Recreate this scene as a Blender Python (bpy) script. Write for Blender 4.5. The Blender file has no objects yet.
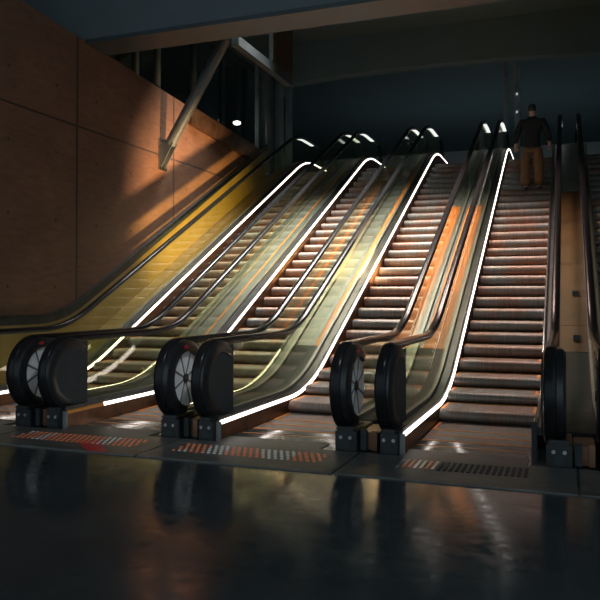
import bpy, bmesh, math, random
from mathutils import Vector, Matrix
random.seed(4)
S = bpy.context.scene
COL = S.collection
S.view_settings.view_transform = 'Standard'
S.view_settings.look = 'None'
S.view_settings.gamma = 1.0
S.view_settings.use_curve_mapping = False
S.view_settings.exposure = 0.0
S.cycles.transparent_max_bounces = 40
S.cycles.max_bounces = 10
S.cycles.use_denoising = True

# ------------------------------------------------------------------ camera
cam = bpy.data.cameras.new('camera')
co = bpy.data.objects.new('camera', cam)
COL.objects.link(co)
cam.sensor_width = 36
cam.lens = 721.7 / 600 * 36
cam.shift_y = -14.87 / 600
co.location = (0.7344, -7.8078, 1.2304)
co.rotation_euler = (math.pi / 2 + 0.0168, 0, math.radians(20.295))
S.camera = co

# ------------------------------------------------------------------ materials
def new_mat(name):
    m = bpy.data.materials.new(name)
    m.use_nodes = True
    nt = m.node_tree
    b = nt.nodes['Principled BSDF']
    return m, nt, b

def N(nt, t, **k):
    n = nt.nodes.new(t)
    for a, v in k.items():
        setattr(n, a, v)
    return n

def L(nt, a, b):
    nt.links.new(a, b)

def coords(nt, scale=(1, 1, 1), use='Object'):
    tc = N(nt, 'ShaderNodeTexCoord')
    mp = N(nt, 'ShaderNodeMapping')
    mp.inputs['Scale'].default_value = scale
    L(nt, tc.outputs[use], mp.inputs['Vector'])
    return mp.outputs['Vector']

def world_coords(nt, scale=(1, 1, 1)):
    g = N(nt, 'ShaderNodeNewGeometry')
    mp = N(nt, 'ShaderNodeMapping')
    mp.inputs['Scale'].default_value = scale
    L(nt, g.outputs['Position'], mp.inputs['Vector'])
    return mp.outputs['Vector']

def ramp(nt, fac, stops):
    r = N(nt, 'ShaderNodeValToRGB')
    e = r.color_ramp.elements
    while len(e) < len(stops):
        e.new(0.5)
    for el, (p, c) in zip(e, stops):
        el.position = p
        el.color = (c[0], c[1], c[2], 1) if not isinstance(c, (int, float)) else (c, c, c, 1)
    L(nt, fac, r.inputs['Fac'])
    return r.outputs['Color']

def noise(nt, vec, scale=5, detail=4, rough=.55):
    n = N(nt, 'ShaderNodeTexNoise')
    n.inputs['Scale'].default_value = scale
    n.inputs['Detail'].default_value = detail
    n.inputs['Roughness'].default_value = rough
    L(nt, vec, n.inputs['Vector'])
    return n.outputs['Fac']

def bump(nt, b, h, strength=.3, dist=.01):
    bp = N(nt, 'ShaderNodeBump')
    bp.inputs['Strength'].default_value = strength
    bp.inputs['Distance'].default_value = dist
    L(nt, h, bp.inputs['Height'])
    L(nt, bp.outputs['Normal'], b.inputs['Normal'])

def simple(name, col, rough=.5, metal=0.0, var=.25, nscale=6.0, coat=0.0, spec=.5, stretch=(1, 1, 1)):
    m, nt, b = new_mat(name)
    f = noise(nt, world_coords(nt, stretch), nscale)
    lo = [max(0, c * (1 - var)) for c in col]
    hi = [min(1, c * (1 + var)) for c in col]
    L(nt, ramp(nt, f, [(.3, lo), (.7, hi)]), b.inputs['Base Color'])
    L(nt, ramp(nt, f, [(.2, rough * .85), (.8, min(1, rough * 1.15))]), b.inputs['Roughness'])
    b.inputs['Metallic'].default_value = metal
    b.inputs['Coat Weight'].default_value = coat
    b.inputs['Specular IOR Level'].default_value = spec
    return m

def emissive(name, col, strength):
    m, nt, b = new_mat(name)
    b.inputs['Base Color'].default_value = (.8, .8, .8, 1)
    b.inputs['Emission Color'].default_value = (*col, 1)
    b.inputs['Emission Strength'].default_value = strength
    return m

def glass(name, tint, refl=1.0):
    m = bpy.data.materials.new(name)
    m.use_nodes = True
    nt = m.node_tree
    nt.nodes.clear()
    o = N(nt, 'ShaderNodeOutputMaterial')
    mx = N(nt, 'ShaderNodeMixShader')
    tr = N(nt, 'ShaderNodeBsdfTransparent')
    gl = N(nt, 'ShaderNodeBsdfGlossy')
    fr = N(nt, 'ShaderNodeFresnel')
    fr.inputs['IOR'].default_value = 1.5
    ml = N(nt, 'ShaderNodeMath', operation='MULTIPLY')
    ml.inputs[1].default_value = refl
    L(nt, fr.outputs[0], ml.inputs[0])
    tr.inputs['Color'].default_value = (*tint, 1)
    gl.inputs['Color'].default_value = (1, 1, 1, 1)
    gl.inputs['Roughness'].default_value = .02
    bk = N(nt, 'ShaderNodeNewGeometry')
    ior = N(nt, 'ShaderNodeMapRange')       # the node inverts the index on back faces: undo it for a thin pane
    ior.inputs['To Min'].default_value = 1.5
    ior.inputs['To Max'].default_value = 1 / 1.5
    L(nt, bk.outputs['Backfacing'], ior.inputs['Value'])
    L(nt, ior.outputs[0], fr.inputs['IOR'])
    L(nt, ml.outputs[0], mx.inputs[0])
    L(nt, tr.outputs[0], mx.inputs[1])
    L(nt, gl.outputs[0], mx.inputs[2])
    L(nt, mx.outputs[0], o.inputs['Surface'])
    return m

M = {}
M['rubber'] = simple('black_rubber', (.011, .011, .012), .22, 0, 0, .05, spec=.16)
M['black'] = simple('black_painted_metal', (.012, .013, .014), .35, 0, .3, 12)
M['plate'] = simple('charcoal_plate', (.028, .035, .038), .6, 0, .15, 8, spec=.2)
M['steel'] = simple('brushed_steel', (.42, .44, .44), .3, 1, .2, 14)
M['darksteel'] = simple('dark_steel_deck', (.045, .05, .05), .4, .5, .3, 10)
M['trim'] = simple('satin_trim', (.20, .20, .19), .45, .5, .15, 8)
M['brown'] = simple('brown_deck_panel', (.10, .048, .015), .5, .1, .3, 3)
M['chrome'] = simple('chrome', (.7, .7, .68), .15, 1, .1, 10)
M['spoke'] = simple('grey_spokes', (.16, .17, .175), .5, .1, .1, 8)
M['wheel'] = simple('pale_aluminium', (.82, .84, .86), .6, .0, .12, 4)
M['copper'] = simple('copper_skirt', (.17, .088, .05), .33, .75, .4, 5)
M['orange'] = simple('orange_deck_panel', (.72, .21, .012), .6, 0, .3, 3, stretch=(3, 1, 1))
M['greypanel'] = simple('grey_deck_panel', (.13, .15, .15), .45, .3, .25, 4)
M['ochre'] = simple('ochre_wall_panel', (.35, .235, .095), .4, .1, .15, 2)
M['grip_orange'] = simple('orange_grip_paint', (.70, .20, .07), .45, 0, .2, 8)  # orange reflection put into the colour of the bars
M['yellow'] = simple('yellow_paint', (.75, .25, .03), .5, 0, .2, 8)
M['structure'] = simple('dark_painted_steel', (.24, .285, .295), .5, .2, .25, 3)
M['mullion'] = simple('dark_window_steel', (.05, .062, .066), .5, .1, .2, 4)
M['strut'] = simple('grey_painted_tube', (.11, .125, .125), .5, .1, .15, 5)
M['void'] = simple('dark_back_wall', (.30, .33, .34), .9, 0, .1, 1)
M['ceil_in'] = simple('inner_dark_ceiling', (.085, .125, .135), .9, 0, .1, 1.2)
M['ceil'] = simple('dark_ceiling', (.115, .14, .148), .85, 0, .12, 1.2)
M['redsticker'] = simple('red_vinyl', (.42, .012, .03), .4, 0, .25, 8)  # red of the newel labels and of the painted floor reflection
M['glass'] = glass('balustrade_glass', (.95, .965, .85), .8)
M['winglass'] = glass('window_glass', (.7, .75, .75), 1.0)
M['led'] = emissive('skirt_led', (1.0, .88, .80), 4.8)
M['raillight'] = emissive('rail_led', (.95, .98, 1.0), 1.0)
M['lamp'] = emissive('lamp_glow', (1.0, .93, .78), 9)
M['spark'] = emissive('small_lamp_glow', (.9, .95, 1.0), .45)
M['amber'] = simple('amber_end_piece', (.55, .22, .03), .4, .3, .2, 8)
M['jacket'] = simple('black_jacket', (.012, .012, .014), .8, 0, .3, 20)
M['trousers'] = simple('brown_cloth', (.15, .07, .03), .85, 0, .25, 14)
M['skin'] = simple('skin', (.45, .27, .2), .6, 0, .1, 10)
M['hair'] = simple('dark_hair', (.015, .012, .01), .5, 0, .3, 30)
M['shoe'] = simple('black_leather', (.012, .012, .012), .4, 0, .2, 20)

def mat_step():
    m, nt, b = new_mat('grooved_step_steel')
    v = world_coords(nt, (60, 3, 3))
    st = noise(nt, v, 1.0, 3, .6)
    big = noise(nt, world_coords(nt, (2.2, 1.3, 1.3)), 1.0, 2, .5)
    c = ramp(nt, st, [(.25, (.15, .14, .13)), (.5, (.20, .185, .175)), (.78, (.30, .28, .26))])
    reddish_tone = ramp(nt, big, [(.38, (.85, .92, .92)), (.62, (1.0, .66, .52))])  # reddish tone varying at random over the steel
    mx = N(nt, 'ShaderNodeMix', data_type='RGBA', blend_type='MULTIPLY')
    mx.inputs[0].default_value = 1
    L(nt, c, mx.inputs[6]); L(nt, reddish_tone, mx.inputs[7])
    L(nt, mx.outputs[2], b.inputs['Base Color'])
    b.inputs['Metallic'].default_value = .35
    b.inputs['Roughness'].default_value = .5
    w = N(nt, 'ShaderNodeTexWave', wave_type='BANDS', bands_direction='X')
    w.inputs['Scale'].default_value = 28
    L(nt, world_coords(nt), w.inputs['Vector'])
    bump(nt, b, w.outputs['Fac'], .35, .004)
    return m
M['step'] = mat_step()

def mat_concrete():
    m, nt, b = new_mat('warm_board_marked_concrete')
    p = world_coords(nt, (1, 1, 1))
    big = noise(nt, p, .9, 5, .6)
    fine = noise(nt, world_coords(nt, (1, 2.0, 9)), 2.2, 5, .65)
    c1 = ramp(nt, big, [(.3, (.125, .060, .036)), (.7, (.195, .096, .056))])
    c2 = ramp(nt, fine, [(.3, (.7, .7, .7)), (.62, (1, 1, 1))])
    mx = N(nt, 'ShaderNodeMix', data_type='RGBA', blend_type='MULTIPLY')
    mx.inputs[0].default_value = 1
    L(nt, c1, mx.inputs[6]); L(nt, c2, mx.inputs[7])
    # grooves between the cast panels: vertical every 2.7 m, horizontal every 1.85 m, and tie holes
    sep = N(nt, 'ShaderNodeSeparateXYZ')
    L(nt, p, sep.inputs[0])
    def groove(sock, off, per, wid):
        a = N(nt, 'ShaderNodeMath', operation='SUBTRACT'); a.inputs[1].default_value = off
        L(nt, sock, a.inputs[0])
        pm = N(nt, 'ShaderNodeMath', operation='PINGPONG'); pm.inputs[1].default_value = per / 2
        L(nt, a.outputs[0], pm.inputs[0])
        lt = N(nt, 'ShaderNodeMath', operation='LESS_THAN'); lt.inputs[1].default_value = wid
        L(nt, pm.outputs[0], lt.inputs[0])
        return lt.outputs[0], pm.outputs[0]
    gv, pv = groove(sep.outputs['Y'], .73, 2.7, .022)
    gh, ph = groove(sep.outputs['Z'], 3.68, 3.7, .014)
    # tie holes on a grid
    _, ty = groove(sep.outputs['Y'], .73 + .45, .9, .01)
    _, tz = groove(sep.outputs['Z'], 3.68 + .46, .925, .01)
    ln = N(nt, 'ShaderNodeMath', operation='POWER'); ln.inputs[1].default_value = 2
    l2 = N(nt, 'ShaderNodeMath', operation='POWER'); l2.inputs[1].default_value = 2
    L(nt, ty, ln.inputs[0]); L(nt, tz, l2.inputs[0])
    sm = N(nt, 'ShaderNodeMath', operation='ADD'); L(nt, ln.outputs[0], sm.inputs[0]); L(nt, l2.outputs[0], sm.inputs[1])
    th = N(nt, 'ShaderNodeMath', operation='LESS_THAN'); th.inputs[1].default_value = .022 ** 2
    L(nt, sm.outputs[0], th.inputs[0])
    m1 = N(nt, 'ShaderNodeMath', operation='MAXIMUM'); L(nt, gv, m1.inputs[0]); L(nt, gh, m1.inputs[1])
    m2 = N(nt, 'ShaderNodeMath', operation='MAXIMUM'); L(nt, m1.outputs[0], m2.inputs[0]); L(nt, th.outputs[0], m2.inputs[1])
    dk = N(nt, 'ShaderNodeMix', data_type='RGBA')
    L(nt, m2.outputs[0], dk.inputs[0]); L(nt, mx.outputs[2], dk.inputs[6])
    dk.inputs[7].default_value = (.04, .025, .018, 1)
    L(nt, dk.outputs[2], b.inputs['Base Color'])
    b.inputs['Roughness'].default_value = .6
    inv = N(nt, 'ShaderNodeMath', operation='SUBTRACT'); inv.inputs[0].default_value = 1
    L(nt, m2.outputs[0], inv.inputs[1])
    bump(nt, b, inv.outputs[0], .6, .02)
    return m
M['concrete'] = mat_concrete()

def mat_floor():
    m, nt, b = new_mat('dark_wet_stone_floor')
    n1 = noise(nt, world_coords(nt), 1.6, 6, .65)
    n2 = noise(nt, world_coords(nt, (1, 1.6, 1)), 7, 6, .7)
    n3 = noise(nt, world_coords(nt, (1, 1, 1)), 55, 3, .6)
    L(nt, ramp(nt, n1, [(.3, (.030, .036, .038)), (.7, (.046, .054, .056))]), b.inputs['Base Color'])
    L(nt, ramp(nt, n2, [(.38, .05), (.62, .20)]), b.inputs['Roughness'])
    bump(nt, b, n3, .05, .004)
    b.inputs['Specular IOR Level'].default_value = .18
    return m
M['floor'] = mat_floor()

def mat_landing():
    m, nt, b = new_mat('worn_landing_steel')
    n1 = noise(nt, world_coords(nt, (1, 5, 1)), 3, 5, .65)
    L(nt, ramp(nt, n1, [(.3, (.06, .065, .062)), (.7, (.22, .22, .20))]), b.inputs['Base Color'])
    b.inputs['Metallic'].default_value = .7
    L(nt, ramp(nt, n1, [(.3, .38), (.7, .6)]), b.inputs['Roughness'])
    bump(nt, b, n1, .15, .01)
    return m
M['landing'] = mat_landing()

def mat_grip():
    m, nt, b = new_mat('worn_orange_grip_paint')
    n1 = noise(nt, world_coords(nt, (3.0, .8, 1)), 1.2, 1, .4)
    L(nt, ramp(nt, n1, [(.47, (.55, .55, .5)), (.52, (.75, .20, .08))]), b.inputs['Base Color'])  # orange patches are reflections painted into the colour of the steel dots
    b.inputs['Metallic'].default_value = .2
    b.inputs['Roughness'].default_value = .4
    return m
M['grip'] = mat_grip()

# ------------------------------------------------------------------ mesh helpers
class MB:
    def __init__(s):
        s.v, s.f = [], []
    def add(s, vs, fs):
        o = len(s.v)
        s.v += [tuple(v) for v in vs]
        s.f += [tuple(i + o for i in f) for f in fs]
        return s
    def box(s, x0, x1, y0, y1, z0, z1):
        vs = [(x, y, z) for z in (z0, z1) for y in (y0, y1) for x in (x0, x1)]
        return s.add(vs, [(0, 2, 3, 1), (4, 5, 7, 6), (0, 1, 5, 4), (2, 6, 7, 3), (0, 4, 6, 2), (1, 3, 7, 5)])
    def sweep(s, rings, closed_ring=True, caps=True):
        n = len(rings[0])
        vs = [p for r in rings for p in r]
        fs = []
        for i in range(len(rings) - 1):
            for j in range(n if closed_ring else n - 1):
                a, b2 = i * n + j, i * n + (j + 1) % n
                fs.append((a, b2, b2 + n, a + n))
        if caps and closed_ring:
            fs.append(tuple(range(n))[::-1])
            fs.append(tuple((len(rings) - 1) * n + j for j in range(n)))
        return s.add(vs, fs)
    def prism(s, poly, x0, x1):            # poly: (y,z) list, extruded along x
        n = len(poly)
        vs = [(x0, y, z) for y, z in poly] + [(x1, y, z) for y, z in poly]
        fs = [tuple(range(n)), tuple(range(n, 2 * n))[::-1]]
        fs += [(i, i + n, (i + 1) % n + n, (i + 1) % n) for i in range(n)]
        return s.add(vs, fs)
    def cyl(s, p0, p1, r, n=20, r1=None):
        p0, p1 = Vector(p0), Vector(p1)
        r1 = r if r1 is None else r1
        d = (p1 - p0).normalized()
        a = d.orthogonal().normalized(); b2 = d.cross(a)
        R = []
        for p, rr in ((p0, r), (p1, r1)):
            R.append([p + (a * math.cos(t) + b2 * math.sin(t)) * rr for t in [2 * math.pi * k / n for k in range(n)]])
        return s.sweep(R)
    def mesh(s, name, mat, smooth=False, bevel=0):
        me = bpy.data.meshes.new(name)
        me.from_pydata(s.v, [], s.f)
        bm = bmesh.new(); bm.from_mesh(me)
        bmesh.ops.recalc_face_normals(bm, faces=bm.faces)
        if bevel:
            bmesh.ops.bevel(bm, geom=list(bm.edges), offset=bevel, segments=2, affect='EDGES', clamp_overlap=True)
        bm.to_mesh(me); bm.free()
        me.materials.append(mat)
        if smooth:
            for p in me.polygons: p.use_smooth = True
            try: me.set_sharp_from_angle(angle=math.radians(42))
            except Exception: pass
        return me

def link(name, me, parent=None, label=None, loc=None):
    o = bpy.data.objects.new(name, me)
    COL.objects.link(o)
    if parent: o.parent = parent
    if label: o['label'] = label
    if loc: o.location = loc
    return o

def thing(name, label, cat, loc=(0, 0, 0), group=None, me=None):
    o = bpy.data.objects.new(name, me)
    COL.objects.link(o)
    o.location = loc
    o['label'] = label; o['category'] = cat
    if group: o['group'] = group
    return o

def struct(name, me):
    o = link(name, me); o['kind'] = 'structure'
    return o

# ------------------------------------------------------------------ escalator profile
T = .507
def prof(y, c, zb, zt, Lb, Lt):
    yb, yt = (zb - c) / T, (zt - c) / T
    if y < yb - Lb: return zb
    if y < yb + Lb: return zb + T * (y - yb + Lb) ** 2 / (4 * Lb)
    if y < yt - Lt: return c + T * y
    if y < yt + Lt: return zt - T * (yt + Lt - y) ** 2 / (4 * Lt)
    return zt
rail_z = lambda y: prof(y, .86, .86, 5.22, .45, .55)
deck_z = lambda y: prof(y, .13, .17, 4.62, .6, .6)
step_z = lambda y: prof(y, .0, .0, 4.36, 2.0, .7)
YTOP = 10.2
def ysamples(y0, y1, n=90):
    return [y0 + (y1 - y0) * i / n for i in range(n + 1)]

HW = .46           # half step width
RX = .617          # handrail offset
NY, NR = -2.03, .36  # newel centre and radius (to top of belt)

def loop_path():
    """handrail centre line (y,z) with its outward normal"""
    P = []
    zc = .86 - NR
    for k in range(0, 25):
        a = math.radians(-95 - 175 * k / 24)      # from below, round the front, to the top
        P.append((NY + NR * math.cos(a), zc + NR * math.sin(a), math.cos(a), math.sin(a)))
    for y in ysamples(NY + .06, YTOP, 110):
        z = rail_z(y); d = (rail_z(y + .01) - rail_z(y - .01)) / .02
        l = math.hypot(1, d)
        P.append((y, z, -d / l, 1 / l))
    zt = 5.22 - NR
    for k in range(0, 25):
        a = math.radians(90 - 175 * k / 24)
        P.append((YTOP + .03 + NR * math.cos(a), zt + NR * math.sin(a), math.cos(a), math.sin(a)))
    return P
PATH = loop_path()

def loop_sweep(x, sec, path=PATH):
    rings = []
    for (y, z, ny, nz) in path:
        rings.append([(x + u, y + ny * w, z + nz * w) for u, w in sec])
    return MB().sweep(rings)

def along(x_sec, zf, y0, y1, n=90):
    """sweep a (x, dz) section along profile zf"""
    return MB().sweep([[(x, y, zf(y) + dz) for x, dz in x_sec] for y in ysamples(y0, y1, n)])

# meshes of one balustrade for side s (-1 left, +1 right); x grows away from the steps
def side_meshes(s):
    D = {}
    X = lambda x: s * x
    belt = [(-.042, -.006), (-.046, -.02), (-.038, -.036), (.038, -.036), (.046, -.02), (.042, -.006), (.03, .003), (0, .006), (-.03, .003)]
    D['handrail'] = loop_sweep(X(RX), belt).mesh('handrail', M['rubber'], True)
    gd = [(-.018, -.062), (.018, -.062), (.018, -.037), (-.018, -.037)]
    D['handrail_guide'] = loop_sweep(X(RX), gd, PATH[4:-6]).mesh('handrail_guide', M['darksteel'], False)
    # glass panels
    cuts = [-1.95, -1.15, -.1, .9, 1.95, 3.0, 4.05, 5.1, 6.15, 7.2, 8.2, 9.2, YTOP]
    D['glass'] = []
    for a, b in zip(cuts[:-1], cuts[1:]):
        ys = ysamples(a + .004, b - .004, 12)
        poly = [(y, deck_z(y) + .005) for y in ys] + [(y, rail_z(y) - .06) for y in reversed(ys)]
        mb = MB()
        n = len(ys)
        vs, fs = [], []
        for xx in (X(RX) - .006, X(RX) + .006):
            vs += [(xx, y, deck_z(y) + .005) for y in ys] + [(xx, y, rail_z(y) - .06) for y in ys]
        for i in range(n - 1):
            fs.append((i, i + 1, n + i + 1, n + i))
            fs.append((2 * n + i, 2 * n + i + 1, 3 * n + i + 1, 3 * n + i))
            fs.append((i, i + 1, 2 * n + i + 1, 2 * n + i))
            fs.append((n + i, n + i + 1, 3 * n + i + 1, 3 * n + i))
        fs.append((0, n, 3 * n, 2 * n)); fs.append((n - 1, 2 * n - 1, 4 * n - 1, 3 * n - 1))
        D['glass'].append(mb.add(vs, fs).mesh('glass_panel', M['glass']))
    D['glass_clamp'] = along([(X(.597), 0), (X(.637), 0), (X(.637), .035), (X(.597), .035)], deck_z, -1.9, YTOP).mesh('glass_clamp', M['trim'])
    y0 = -2.2 if s < 0 else -1.62
    D['inner_deck'] = along([(X(.49), -.06), (X(.64), -.06), (X(.64), 0), (X(.60), .0), (X(.51), .002), (X(.496), .014), (X(.484), .032), (X(.478), .032), (X(.478), .0)], deck_z, y0, YTOP + .3).mesh('inner_deck', M['darksteel'])
    led = [(X(.463), -.033), (X(.463), -.013), (X(.468), -.006), (X(.476), -.003), (X(.490), -.003), (X(.490), -.033)]
    if s > 0:
        led = [(X(.463), -.03), (X(.463), .015), (X(.468), .028), (X(.478), .032), (X(.490), .026), (X(.492), -.03)]
    D['skirt_light'] = along(led, deck_z, y0 + .01, YTOP + .25 if s < 0 else .8).mesh('skirt_light', M['led'], True)
    D['skirt_rest'] = along(led, deck_z, .81, YTOP + .25).mesh('skirt_strip', M['trim'], True)
    D['skirt_off'] = along(led, deck_z, y0 + .01, YTOP + .25).mesh('skirt_strip', M['chrome'], True)
    D['skirt_light_short'] = along(led, deck_z, -1.62, YTOP + .25).mesh('skirt_light', M['led'], True)
    D['amber'] = along(led, deck_z, -2.19, -1.63, 8).mesh('amber_end_piece', M['amber'], True)
    # skirt wall
    ys = ysamples(y0, YTOP + .3, 90)
    mb = MB()
    ring = [[(X(.466), y, max(0.0, step_z(y) - .30)), (X(.50), y, max(0.0, step_z(y) - .30)), (X(.50), y, deck_z(y) - .035), (X(.466), y, deck_z(y) - .035)] for y in ys]
    D['skirt_panel'] = mb.sweep(ring).mesh('skirt_panel', M['copper'])
    D['corner_trim'] = MB().box(min(X(.458), X(.50)), max(X(.458), X(.50)), y0 - .025, y0, 0, .16 if s < 0 else .22).mesh('corner_trim', M['trim'] if s < 0 else M['black'])
    # newel parts
    zc = .86 - NR
    def disc(r, x0, x1, yc=NY, n=48, a0=0, a1=360):
        poly = [(yc + r * math.cos(math.radians(a0 + (a1 - a0) * k / n)), zc + r * math.sin(math.radians(a0 + (a1 - a0) * k / n))) for k in range(n + (0 if a1 - a0 == 360 else 1))]
        return MB().prism(poly, x0, x1)
    # inner half-round cover plate, closed by a straight edge where the glass begins
    poly = [(NY + .30 * math.cos(math.radians(a)), zc + .30 * math.sin(math.radians(a))) for a in range(90, 271, 6)]
    poly += [(-1.80, zc - .30), (-1.80, zc + .30)]
    D['cover_plate'] = MB().prism(poly, *((-.552, -.538) if s < 0 else (.555, .57))).mesh('cover_plate', M['plate'])
    # ring guide in the newel
    ring = []
    ua, ub = (-.055, .085) if s < 0 else (-.05, .108)
    for k in range(0, 41):
        a = math.radians(-95 - 215 * k / 40)
        c_, s_ = math.cos(a), math.sin(a)
        ring.append([(X(RX) + u, NY + (NR + w) * c_, zc + (NR + w) * s_) for u, w in [(ua, -.115), (ub, -.115), (ub, -.05), (ub - .02, -.016), (ua + .02, -.012), (ua, -.04)]])
    D['newel_ring'] = MB().sweep(ring).mesh('newel_ring', M['black'], True)
    # outer wheel with spokes
    wx0, wx1 = (X(.645), X(.66)) if s < 0 else (.672, .69)
    D['newel_wheel'] = disc(.262, min(wx0, wx1), max(wx0, wx1)).mesh('newel_wheel', M['wheel'])
    sp = MB()
    for k in range(8):
        a = math.radians(22 + 45 * k)
        dy, dz = math.cos(a), math.sin(a); py, pz = -dz, dy
        pts = [(NY + dy * .04 + py * w, zc + dz * .04 + pz * w) for w in (-.006, .006)] + [(NY + dy * .26 + py * w, zc + dz * .26 + pz * w) for w in (.012, -.012)]
        sp.prism(pts, *((-.664, -.66) if s < 0 else (.69, .694)))
    D['spokes'] = sp.mesh('wheel_spokes', M['spoke'])
    D['hub'] = MB().cyl((-.66 if s < 0 else .69, NY, zc), (-.675 if s < 0 else .705, NY, zc), .04, 24).mesh('hub', M['black'], True)
    el = [(.036 * math.cos(t), .016 * math.sin(t)) for t in [2 * math.pi * k / 24 for k in range(24)]]
    ly, lz = NY - .045, zc + .285
    D['warning_label'] = MB().prism([(ly + a, lz + b) for a, b in el], *((-.674, -.672) if s < 0 else (.7255, .728))).mesh('warning_label', M['redsticker'])
    # foot box
    bx0, bx1 = (-.645, -.505) if s < 0 else (.585, .765)
    fx = (bx0 + bx1) / 2
    D['foot_box'] = MB().box(bx0, bx1, -2.27, -1.75, 0, .165).mesh('foot_box', M['black'], bevel=.006)
    D['bolt'] = [MB().cyl((x, -2.285, .115), (x, -2.268, .115), .014, 14).mesh('bolt', M['steel'], True) for x in (fx - .038, fx + .038)]
    D['label_plate'] = MB().box(fx - .035, fx + .035, -2.275, -2.269, .03, .075).mesh('label_plate', M['plate'])
    D['rail_inlet'] = MB().box(bx0 + .01, bx1 - .01, -2.29, -1.95, .165, .20).mesh('rail_inlet', M['black'], bevel=.012)
    # lamp under the level handrail at the top landing
    D['rail_light'] = along([(X(RX) - .04, -.085), (X(RX) + .04, -.085), (X(RX) + .04, -.072), (X(RX) - .04, -.072)], rail_z, 8.75, 9.75, 14).mesh('rail_light', M['raillight'])
    return D
SIDE = {-1: side_meshes(-1), 1: side_meshes(1)}

# steps
NOSES = [-.62, -.10, .36, .80, 1.18, 1.51, 1.81, 2.12, 2.43, 2.74, 3.05, 3.36, 3.67, 3.97, 4.27, 4.58, 4.89, 5.2, 5.52, 5.84, 6.16, 6.46, 6.77, 7.09, 7.42, 7.76, 8.1, 8.5, 8.95]
FLAT = [-2.02, -1.78, -1.53, -1.28, -1.03]
def step_mesh(y, z, ynext, zprev):
    h = z - zprev
    pr = []
    pr.append((ynext + .03, z))
    ry, rz = .07, h * .56
    for k in range(0, 10):
        a = math.radians(90 + 90 * k / 9)
        pr.append((y + ry + ry * math.cos(a), z - rz + rz * math.sin(a)))
    rz2 = h - rz
    for k in range(1, 6):
        a = math.radians(180 + 80 * k / 5)
        pr.append((y + .15 + .15 * math.cos(a), z - rz + (rz2 + .006) * math.sin(a)))
    zb = zprev - .05
    pr += [(y + .13, zb), (ynext + .03, zb)]
    return MB().prism(pr, -.455, .455).mesh('step', M['step'], True)
STEPM = []
for i, y in enumerate(FLAT[:-1]):
    STEPM.append((MB().box(-.455, .455, y + .003, FLAT[i + 1] - .003, -.06, -.004 + 0.0).mesh('step', M['step']),
                  MB().box(-.45, .45, FLAT[i + 1] - .022, FLAT[i + 1] - .003, -.004, 0.001).mesh('demarcation_line', M['yellow'])))
STEPM.append((MB().box(-.455, .455, FLAT[-1], NOSES[0] + .03, -.06, -.004).mesh('step', M['step']),
              MB().box(-.455, -.425, FLAT[-1] + .005, NOSES[0], -.004, 0.001).mesh('demarcation_line', M['yellow'])))
zp = -.004
for i, y in enumerate(NOSES[:-1]):
    z = step_z(y)
    me = step_mesh(y, z, NOSES[i + 1], zp)
    ln = MB().box(-.455, -.42, y + .08, NOSES[i + 1] - .0, z, z + .003).box(.42, .455, y + .08, NOSES[i + 1], z, z + .003)
    ln.box(-.42, .42, NOSES[i + 1] - .028, NOSES[i + 1] + .01, z, z + .003)
    STEPM.append((me, ln.mesh('demarcation_line', M['yellow'])))
    zp = z

def comb_mesh():
    mb = MB().box(-.46, .46, -2.2, -2.04, -.03, .008)
    for k in range(46):
        x = -.45 + k * .02
        mb.prism([(-2.04, -.02), (-2.04, .008), (-1.98, .0), (-1.98, -.02)], x - .004, x + .004)
    return mb.mesh('comb_plate', M['landing'])
COMB = comb_mesh()
TRUSS = MB().sweep([[(-.785, y, max(step_z(y) - .62, -.5)), (.785, y, max(step_z(y) - .62, -.5)), (.785, y, step_z(y) - .34), (-.785, y, step_z(y) - .34)] for y in ysamples(-1.55, 10.55, 60)]).mesh('truss_casing', M['black'])
LAND = MB().box(-.79, .79, -3.0, -2.3, 0, .010).box(-.455, .455, -2.3, -2.2, 0, .010).mesh('landing_plate', M['landing'])
def dot_row(j, x0=-.62, x1=.62, nx=24):
    mb = MB()
    for i in range(nx):
        x = x0 + (x1 - x0) * (i + .5 * (j % 2)) / nx
        y = -2.73 + .062 * j
        mb.cyl((x, y, .010), (x, y, .016), .017, 8, .012)
    return mb.mesh('grip_dot_row', M['grip'])
DOTS = [dot_row(j) for j in range(5)]
BAR = {k: MB().prism([(-2.68, .010), (-2.68, .015), (-2.42, .015), (-2.42, .010)], -.011, .011).mesh('grip_bar', M[k]) for k in ('steel', 'grip_orange', 'plate')}

SPOTS = {1: 'leftmost escalator beside the brown concrete wall, yellow-lit left side',
         2: 'second escalator from the left, in front of which a red floor sticker lies',
         3: 'middle escalator, dotted metal grip strip on its landing plate, brightly lit steps',
         4: 'wide dark-stepped escalator that the person stands on, fourth from the left',
         5: 'unlit escalator at the far right edge, mostly in darkness'}

def balustrade(root, s, short=False, lit=True):
    D = SIDE[s]
    b = link('balustrade', D['inner_deck'], root)
    link('handrail', D['handrail'], b)
    link('handrail_guide', D['handrail_guide'], b)
    for g in D['glass']: link('glass_panel', g, b)
    link('glass_clamp', D['glass_clamp'], b)
    if short:
        link('skirt_light', D['skirt_light_short'], b)
        link('light_end_piece', D['amber'], b, 'amber end piece of the skirt light')
    else:
        link('skirt_light' if lit else 'skirt_strip', D['skirt_light'] if lit else D['skirt_off'], b)
    if s > 0 and lit:
        link('skirt_strip', D['skirt_rest'], b)
    for k in ('skirt_panel', 'corner_trim', 'cover_plate', 'newel_ring', 'newel_wheel', 'hub', 'warning_label', 'foot_box', 'label_plate', 'rail_inlet', 'rail_light'):
        if k == 'rail_light' and root.location.x > 1: continue
        link(k, D[k], b)
    link('wheel_spokes', D['spokes'], b)
    for m_ in D['bolt']: link('bolt', m_, b)
    return b

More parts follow.
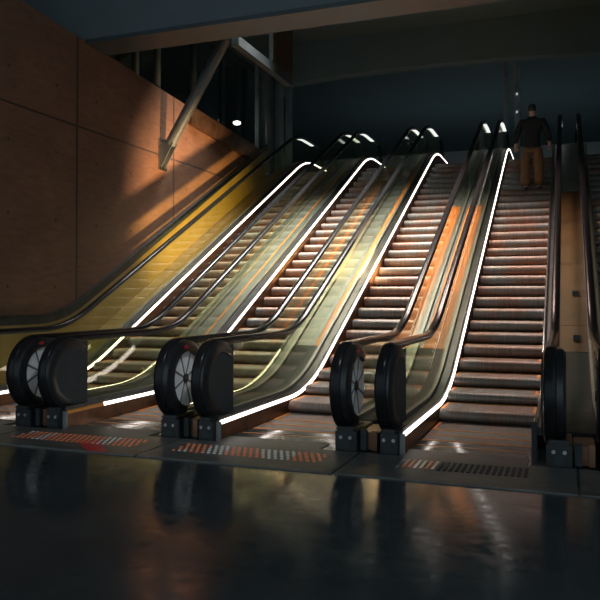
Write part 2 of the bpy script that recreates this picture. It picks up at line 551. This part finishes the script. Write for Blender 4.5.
EC = {n: -(4 - n) * 1.6 for n in (1, 2, 3, 4, 5)}
for n in (1, 2, 3, 4, 5):
    e = thing('escalator', SPOTS[n], 'escalator', (EC[n], 0, 0), 'escalators side by side')
    balustrade(e, -1, n == 2, n != 5)
    if n != 5:
        balustrade(e, 1, False, n < 3)
    for me, ln in STEPM:
        st = link('step', me, e)
        if ln: link('demarcation_line', ln, st)
    link('truss_casing', TRUSS, e)
    link('comb_plate', COMB, e)
    link('landing_plate', LAND, e)
    if n >= 4:
        for i in range(22):
            k = 'grip_orange' if i in (1, 2, 5) else 'steel' if i < 7 else 'plate'
            link('grip_bar', BAR[k], e, {'grip_orange': 'orange painted grip bar', 'steel': 'bright steel grip bar'}.get(k), (-.42 + i * .042, 0, 0))
    else:
        for me in DOTS:
            link('grip_dot_row', me, e)

# deck covers in the gaps between neighbouring balustrades
def deck_cover(x0, x1, label, y_split, strip=(0, 1), y0=-1.74, wall=False, colour='orange'):
    xm, w = (x0 + x1) / 2, (x1 - x0) / 2
    t = thing('deck_cover', label, 'deck panel', (xm, 0, 0), 'deck covers between balustrades')
    z = lambda y: deck_z(y)
    sec = lambda a, b: [(a, -.04), (b, -.04), (b, 0), (a, 0)]
    if not wall:
        link('dark_panel', along(sec(-w, w), z, y0, .94, 24).mesh('dark_panel', M['plate']), t, 'dark lowest deck panel')
        y0 = .95
    segs = [y0, 1.5, 3.1, 4.6, y_split]
    a, b = -w + 2 * w * strip[0], -w + 2 * w * strip[1]
    for p, q in zip(segs[:-1], segs[1:]):
        link(colour + '_panel', along(sec(a, b), z, p + .004, q - .004, 24).mesh(colour + '_panel', M[colour]), t, colour + ' lower deck panel')
    if strip[0] > 0:
        link('grey_edge', along(sec(-w, a - .004), z, y0, y_split - .004, 60).mesh('grey_edge', M['greypanel']), t, 'grey strip along the deck')
    if strip[1] < 1:
        link('grey_edge', along(sec(b + .004, w), z, y0, y_split - .004, 60).mesh('grey_edge', M['greypanel']), t, 'grey strip along the deck')
    link('grey_panel', along(sec(-w, w), z, y_split + .004, YTOP + .2, 24).mesh('grey_panel', M['greypanel']), t, 'grey upper deck panel')
    return t
g0 = RX + .025
names = {1: 'grey deck with a thin yellow line between the leftmost and second escalators', 2: 'grey deck with a narrow orange edge between the second and middle escalators',
         3: 'broad bright orange deck strip between the middle escalator and the one to its right', 4: 'dim brown deck strip right of the escalator with the person'}
deck_cover(EC[1] + g0, EC[2] - g0, names[1], 8.3, (.52, .62), colour='yellow')
deck_cover(EC[2] + g0, EC[3] - g0, names[2], 7.9, (.78, 1))
deck_cover(EC[3] + g0, EC[4] - g0, names[3], 5.4, (.14, .92))
d4 = deck_cover(EC[4] + g0, EC[5] - g0, names[4], 5.9, (0, 1), colour='brown')
for yy in (1.22, 2.25):
    link('black_block', MB().box(.0, .075, yy - .05, yy + .05, deck_z(yy) - .03, deck_z(yy) + .045).mesh('black_block', M['black']), d4)
deck_cover(-5.80, EC[1] - g0, 'yellow deck strip between the leftmost escalator and the concrete wall', 8.2, wall=True, colour='ochre')

# front fascia closing the gap between each pair of newels
for n, lab in ((1, 'copper fascia between the newels of the leftmost newel pair'), (2, 'copper fascia between the middle pair of black newels'),
               (3, 'copper fascia between the right-hand pair of black newels with bright wheel'), (4, 'copper fascia between the darkest newels at the far right')):
    xm = EC[n] + .85
    t = thing('newel_fascia', lab, 'fascia', (xm, -2.2, 0), 'fascias between the newels')
    link('back_panel', MB().box(-.07, .07, .02, .40, .012, .15).mesh('back_panel', M['copper']), t)
    link('side_strip', MB().box(-.068, -.02, -.02, .02, .012, .17).mesh('side_strip', M['plate']), t)
    link('side_strip', MB().box(.025, .068, -.02, .02, .012, .17).mesh('side_strip', M['copper']), t)

thing('floor_sticker', 'red rectangular sticker on the floor before the second escalator', 'sticker', (0, 0, 0),  # reflection of the amber skirt end, laid down as a red patch
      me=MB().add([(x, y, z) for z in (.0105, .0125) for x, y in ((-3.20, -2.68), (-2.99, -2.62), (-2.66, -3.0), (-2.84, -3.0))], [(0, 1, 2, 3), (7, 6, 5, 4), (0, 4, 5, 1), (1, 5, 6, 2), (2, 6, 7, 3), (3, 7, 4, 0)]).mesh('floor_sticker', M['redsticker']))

# ------------------------------------------------------------------ the setting
struct('floor', MB().box(-12, 6, -14, -1.6, -.12, 0).mesh('floor', M['floor']))
struct('floor_pit', MB().box(-12, 6, -1.6, 24, -.9, -.7).mesh('floor_pit', M['void']))
struct('floor_upper', MB().box(-12, 8, 10.6, 24, 4.1, 4.36).mesh('floor_upper', M['void']))
struct('wall_left', MB().prism([(-4.5, -.1), (7.24, -.1), (7.24, 4.55), (1.4, 4.93), (-4.5, 5.3)], -6.2, -5.82).mesh('wall_left', M['concrete']))
struct('trim_1', MB().prism([(3.95, 4.43), (6.7, 4.25), (7.28, 4.56), (3.95, 4.77)], -5.82, -5.74).mesh('trim_1', M['copper']))
# sloped skirting on the wall along the leftmost escalator
wz = lambda y: prof(y, .75, .93, 4.62, .5, .3) + .02 * max(0, y - 1)
struct('trim_2', along([(-5.82, -.05), (-5.75, -.05), (-5.75, .07), (-5.82, .07)], wz, -3.6, 7.6).mesh('trim_2', M['darksteel']))
struct('trim_4', MB().sweep([[(-5.82, y, deck_z(y)), (-5.80, y, deck_z(y)), (-5.80, y, wz(y) - .05), (-5.82, y, wz(y) - .05)] for y in ysamples(-3.6, 7.6, 60)]).mesh('trim_4', M['ochre']))
struct('wall_front', MB().box(-12, -6.2, -2.4, -2.2, -.1, 7.5).mesh('wall_front', M['void']))
struct('wall_back', MB().box(-12, 8, 22, 22.3, 4.0, 9).mesh('wall_back', M['void']))
struct('wall_right', MB().box(4.2, 4.5, -3, 22, -.1, 9).mesh('wall_right', M['void']))
struct('wall_far_left', MB().box(-11.5, -11.2, -2, 22, 3, 9).mesh('wall_far_left', M['void']))
# ceiling, cross beam and arched header
struct('ceiling', MB().box(-12, 6, 3.3, 22, 7.2, 7.4).mesh('ceiling', M['ceil_in']))
struct('ceiling_front', MB().box(-12, 6, -13, 3.3, 8.2, 8.4).mesh('ceiling_front', M['ceil']))
struct('ceiling_beam', MB().box(-12, 6, .95, 1.40, 4.98, 8.2).mesh('ceiling_beam', M['ceil']))
struct('trim_6', MB().box(-12, 6, .90, 1.45, 4.92, 4.98).mesh('trim_6', M['mullion']))
struct('trim_5', MB().box(-12, 6, 2.9, 3.3, 5.70, 7.4).mesh('trim_5', M['ceil_in']))
pts = []
for k in range(0, 25):
    x = -5.4 + 9.6 * k / 24
    pts.append((x, 6.36 + .0 - .010 * (x + 2.4) ** 2))
mb = MB()
rings = []
for x, z in pts:
    rings.append([(x, 8.0, z), (x, 8.3, z), (x, 8.3, 7.2), (x, 8.0, 7.2)])
struct('wall_header', mb.sweep(rings).mesh('wall_header', M['ceil_in']))

# beam running away from the brace, and the brace itself
struct('trim_3', MB().box(-4.66, -4.52, 3.37, 5.95, 5.56, 5.72).mesh('trim_3', M['mullion']))
br = thing('brace', 'grey steel tube brace leaning from the concrete wall up to the ceiling beam', 'brace', (-5.82, 3.03, 3.7))
def sub(v): return tuple(Vector(v) - Vector((-5.82, 3.03, 3.7)))
link('tube', MB().cyl(sub((-5.66, 3.03, 3.86)), sub((-4.60, 3.03, 5.56)), .095, 28).mesh('tube', M['strut'], True), br)
link('wall_plate', MB().box(0, .03, -.12, .12, -.28, .26).mesh('wall_plate', M['steel']), br)
gs = MB()
for yy in (-.07, .07):
    gs.add([(x, yy + d, z) for d in (-.008, .008) for x, z in [(.03, -.24), (.03, .2), (.22, .26), (.26, .16)]],
           [(0, 1, 2, 3), (7, 6, 5, 4), (0, 4, 5, 1), (1, 5, 6, 2), (2, 6, 7, 3), (3, 7, 4, 0)])
link('gusset', gs.mesh('gusset', M['strut']), br)
for zz in (-.2, .18):
    for yy in (-.095, .095):
        link('bolt', MB().cyl((.03, yy, zz), (.045, yy, zz), .014, 10).mesh('bolt', M['steel'], True), br)

# upper window screen over the wall
wx = -6.7
win = struct('window_1', MB().box(wx - .06, wx + .06, 1.6, 9.6, 4.6, 4.74).box(wx - .06, wx + .06, 1.6, 9.6, 6.9, 7.05).mesh('window_1', M['mullion']))
for i, y in enumerate((2.2, 3.55, 4.3, 5.75, 7.1, 8.4)):
    m_ = link('mullion', MB().box(wx - .05, wx + .05, y - .05, y + .05, 4.74, 6.9).mesh('mullion', M['mullion']), win)
link('transom', MB().box(wx - .04, wx + .04, 5.8, 9.6, 5.05, 5.12).mesh('transom', M['mullion']), win)
for a, b in ((1.6, 2.2), (2.2, 3.55), (3.55, 4.3), (4.3, 5.75), (5.75, 7.1), (7.1, 8.4)):
    link('pane', MB().box(wx - .006, wx + .006, a + .05, b - .05, 4.74, 6.9).mesh('pane', M['winglass']), win)
struct('floor_gallery', MB().box(-11.2, -6.2, -2.2, 10.6, 4.3, 4.58).mesh('floor_gallery', M['void']))

# column at the head of the leftmost escalator
pc = thing('column', 'grey steel column at the head of the leftmost escalator beside the window screen', 'column', (-6.2, 9.1, 4.2))
link('flange', MB().box(-.42, -.32, -.3, .3, -.2, 3.0).mesh('flange', M['structure']), pc)
link('flange', MB().box(.26, .36, -.3, .3, -.2, 3.0).mesh('flange', M['structure']), pc)
link('web', MB().box(-.32, .26, -.05, .05, -.2, 3.0).mesh('web', M['structure']), pc)
link('core_tube', MB().cyl((-.06, -.18, -.2), (-.06, -.18, 3.0), .13, 24).mesh('core_tube', M['strut'], True), pc)
link('edge_strip', MB().box(.36, .39, -.31, -.26, .55, 2.0).mesh('edge_strip', M['copper']), pc, 'rusty copper strip on the column edge')
hp = thing('hanging_panel', 'brown metal panel hanging under the ceiling beside the steel column', 'panel', (-4.59, 5.55, 5.83))
link('board', MB().box(-.03, .03, -.53, .53, -.05, 1.36).mesh('board', M['copper']), hp)
link('edge_trim', MB().box(-.04, .04, -.57, .55, -.09, -.05).box(-.04, .04, -.57, -.53, -.09, 1.36).mesh('edge_trim', M['strut']), hp)

# lamps in the gallery behind the window
def lamp(loc, r, mat, label, name='gallery_lamp', squash=.5, cat='lamp'):
    t = thing(name, label, cat, loc)
    mb = MB()
    R = []
    for k in range(9):
        a = math.radians(-90 + 180 * k / 8)
        rr = max(.0005, r * math.cos(a))
        R.append([(rr * math.cos(2 * math.pi * j / 14), rr * math.sin(2 * math.pi * j / 14), r * squash * math.sin(a)) for j in range(14)])
    link('diffuser', mb.sweep(R).mesh('diffuser', mat, True), t)
    link('stem', MB().cyl((0, 0, r * squash * .9), (0, 0, 7.2 - loc[2]), .012, 8).mesh('stem', M['black'], True), t)
    return t
lamp((-7.0, 8.55, 5.60), .10, M['lamp'], 'bright oval lamp glowing low behind the window screen')
lamp((-7.0, 7.75, 5.72), .035, M['spark'], 'small cool lamp just left of the bright oval lamp')
lamp((-7.0, 7.6, 5.45), .04, M['spark'], 'small lamp lowest beside the bright oval lamp')
lamp((-7.2, 5.3, 6.55), .045, M['spark'], 'small lamp highest behind the window screen')
lamp((-7.2, 4.3, 5.95), .035, M['spark'], 'small lamp behind the window left of the brace')
lamp((-7.2, 4.5, 5.45), .04, M['spark'], 'small lamp low behind the window left of the brace')

# twin posts on the upper landing
for dx, lab in ((-.62, 'left of two dark slim posts on the upper landing'), (-.36, 'right of two dark slim posts on the upper landing, with tiny lights')):
    t = thing('post', lab, 'post', (dx - .05, 11.0, 4.36))
    link('shaft', MB().box(-.06, .06, -.06, .06, 0, 2.84).mesh('shaft', M['structure']), t)
    link('base_plate', MB().box(-.12, .12, -.12, .12, 0, .03).mesh('base_plate', M['structure']), t)
    if dx > -.5:
        for zz in (1.05, 1.5, 1.95):
            link('light', MB().box(-.02, .02, -.08, -.06, zz - .02, zz + .03).mesh('light', M['spark']), t)

# ------------------------------------------------------------------ the person
def skinned(name, chain, mat, parent=None, lvl=2):
    """chain: list of (pos, radius(x,y), parent index)"""
    me = bpy.data.meshes.new(name)
    me.from_pydata([c[0] for c in chain], [(c[2], i) for i, c in enumerate(chain) if c[2] is not None], [])
    o = bpy.data.objects.new(name, me); COL.objects.link(o)
    md = o.modifiers.new('skin', 'SKIN'); md.use_smooth_shade = True
    sk = me.skin_vertices[0].data if me.skin_vertices else None
    if sk is None:
        bpy.context.view_layer.objects.active = o
        me.skin_vertices.new() if hasattr(me.skin_vertices, 'new') else None
        sk = me.skin_vertices[0].data
    for i, c in enumerate(chain):
        r = c[1] if isinstance(c[1], tuple) else (c[1], c[1])
        sk[i].radius = r
        sk[i].use_root = (c[2] is None)
    sb = o.modifiers.new('sub', 'SUBSURF'); sb.levels = lvl; sb.render_levels = lvl
    me.materials.append(mat)
    if parent: o.parent = parent
    return o

SY, K = 6.62, .94        # standing place, and overall scale of the figure
SZ = step_z(6.46) + .0
body = [((0, 0, .93), (.13, .10), None),
        ((0, 0, 1.10), (.125, .09), 0), ((0, .01, 1.28), (.15, .10), 1), ((0, .01, 1.42), (.10, .08), 2), ((0, .0, 1.50), (.052, .052), 3),
        ((0, -.01, 1.58), (.07, .08), 4), ((0, -.01, 1.67), (.078, .095), 5), ((0, -.01, 1.74), (.05, .06), 6),
        ((-.10, 0, .86), (.09, .09), 0), ((-.12, -.01, .48), (.06, .06), 8), ((-.125, .01, .08), (.04, .045), 9), ((-.14, .12, .035), (.035, .03), 10),
        ((.10, 0, .86), (.09, .09), 0), ((.12, -.01, .48), (.06, .06), 12), ((.125, .01, .08), (.04, .045), 13), ((.14, .12, .035), (.035, .03), 14),
        ((-.19, .0, 1.39), (.062, .06), 2), ((-.29, -.02, 1.13), (.045, .045), 16), ((-.33, .12, .95), (.033, .035), 17), ((-.33, .17, .90), (.028, .035), 18),
        ((.19, .0, 1.39), (.062, .06), 2), ((.29, -.02, 1.13), (.045, .045), 20), ((.33, .12, .95), (.033, .035), 21), ((.33, .17, .90), (.028, .035), 22)]
person = skinned('person', body, M['skin'])
person['label'] = 'person in a black jacket and loose brown trousers standing on the escalator'
person['category'] = 'person'
person.location = (.13, SY, SZ); person.scale = (K, K, K)
for hx, sgn in ((-.33, -1), (.33, 1)):      # fingers curled, one chain each
    for k in range(4):
        f = [((hx - .02 + .014 * k, .175, .89), .011, None), ((hx - .022 + .015 * k, .215, .865 - .004 * k), .010, 0), ((hx - .022 + .015 * k, .225, .83), .009, 1)]
        skinned('finger', f, M['skin'], person, 1)
    skinned('thumb', [((hx - sgn * .02, .16, .9), .012, None), ((hx - sgn * .045, .19, .885), .010, 0), ((hx - sgn * .045, .21, .86), .009, 1)], M['skin'], person, 1)
jk = [((0, 0, .74), (.20, .15), None), ((0, 0, 1.08), (.16, .125), 0), ((0, .01, 1.28), (.185, .13), 1), ((0, .01, 1.42), (.14, .11), 2), ((0, -.005, 1.52), (.085, .085), 3),
      ((-.21, .0, 1.38), (.10, .095), 2), ((-.30, -.02, 1.13), (.068, .068), 5), ((-.335, .09, .985), (.052, .052), 6),
      ((.21, .0, 1.38), (.10, .095), 2), ((.30, -.02, 1.13), (.068, .068), 8), ((.335, .09, .985), (.052, .052), 9)]
skinned('jacket', jk, M['jacket'], person)
tr = [((0, 0, .90), (.155, .12), None), ((-.105, 0, .80), (.115, .115), 0), ((-.125, -.01, .45), (.105, .105), 1), ((-.13, .01, .07), (.115, .12), 2),
      ((.105, 0, .80), (.115, .115), 0), ((.125, -.01, .45), (.105, .105), 4), ((.13, .01, .07), (.115, .12), 5)]
skinned('trousers', tr, M['trousers'], person)
for sx in (-1, 1):
    skinned('shoe', [((sx * .13, -.03, .045), (.05, .045), None), ((sx * .135, .06, .042), (.05, .04), 0), ((sx * .145, .15, .034), (.042, .032), 1)], M['shoe'], person)
skinned('hair', [((0, -.035, 1.56), (.075, .06), None), ((0, -.03, 1.68), (.092, .095), 0), ((0, -.02, 1.745), (.07, .085), 1)], M['hair'], person)
for sx in (-1, 1):
    skinned('ear', [((sx * .08, -.005, 1.63), .014, None), ((sx * .084, -.01, 1.665), .016, 0)], M['skin'], person, 1)
skinned('nose', [((0, .085, 1.655), .012, None), ((0, .10, 1.625), .016, 0)], M['skin'], person, 1)

# ------------------------------------------------------------------ light
w = bpy.data.worlds.new('world'); S.world = w
w.use_nodes = True
bg = w.node_tree.nodes['Background']
bg.inputs['Color'].default_value = (.70, .88, 1.0, 1)
bg.inputs['Strength'].default_value = .72

def area(name, loc, target, size, power, col, spread=120):
    l = bpy.data.lights.new(name, 'AREA')
    l.shape = 'RECTANGLE'; l.size, l.size_y = size
    l.energy = power; l.color = col; l.spread = math.radians(spread)
    o = bpy.data.objects.new(name, l); COL.objects.link(o)
    o.location = loc
    o.rotation_euler = (Vector(target) - Vector(loc)).to_track_quat('-Z', 'Y').to_euler()
    return o
def spot(name, loc, target, power, col, angle, blend=.6, r=.1):
    l = bpy.data.lights.new(name, 'SPOT')
    l.energy = power; l.color = col; l.spot_size = math.radians(angle); l.spot_blend = blend; l.shadow_soft_size = r
    o = bpy.data.objects.new(name, l); COL.objects.link(o)
    o.location = loc
    o.rotation_euler = (Vector(target) - Vector(loc)).to_track_quat('-Z', 'Y').to_euler()
    return o
area('ceiling_lamps_white', (-3.6, 4.2, 6.9), (-3.3, 3.4, 1.5), (3.0, 1.2), 330, (1, .97, .90), 78)
area('ceiling_lamps_warm', (-1.0, 4.4, 6.9), (-.6, 3.4, 1.6), (.9, .8), 78, (1, .68, .58), 70)
spot('landing_lamp', (.6, -4.3, 5.6), (-2.7, -1.0, .3), 420, (.96, .97, 1.0), 42, 1.0, .2)
spot('wall_light', (-.8, 2.5, 1.76), (-5.8, 4.1, 2.75), 6400, (1, .60, .38), 52, 1.0, .03)  # added unseen uplight, throws the rail shadow bands onto the wall
area('upper_hall_lamp', (-1.5, 15, 7.1), (-1.5, 16, 4.4), (8, 4), 140, (.86, .97, 1.0), 160)  # added unseen fill, lifts the darkness of the upper hall
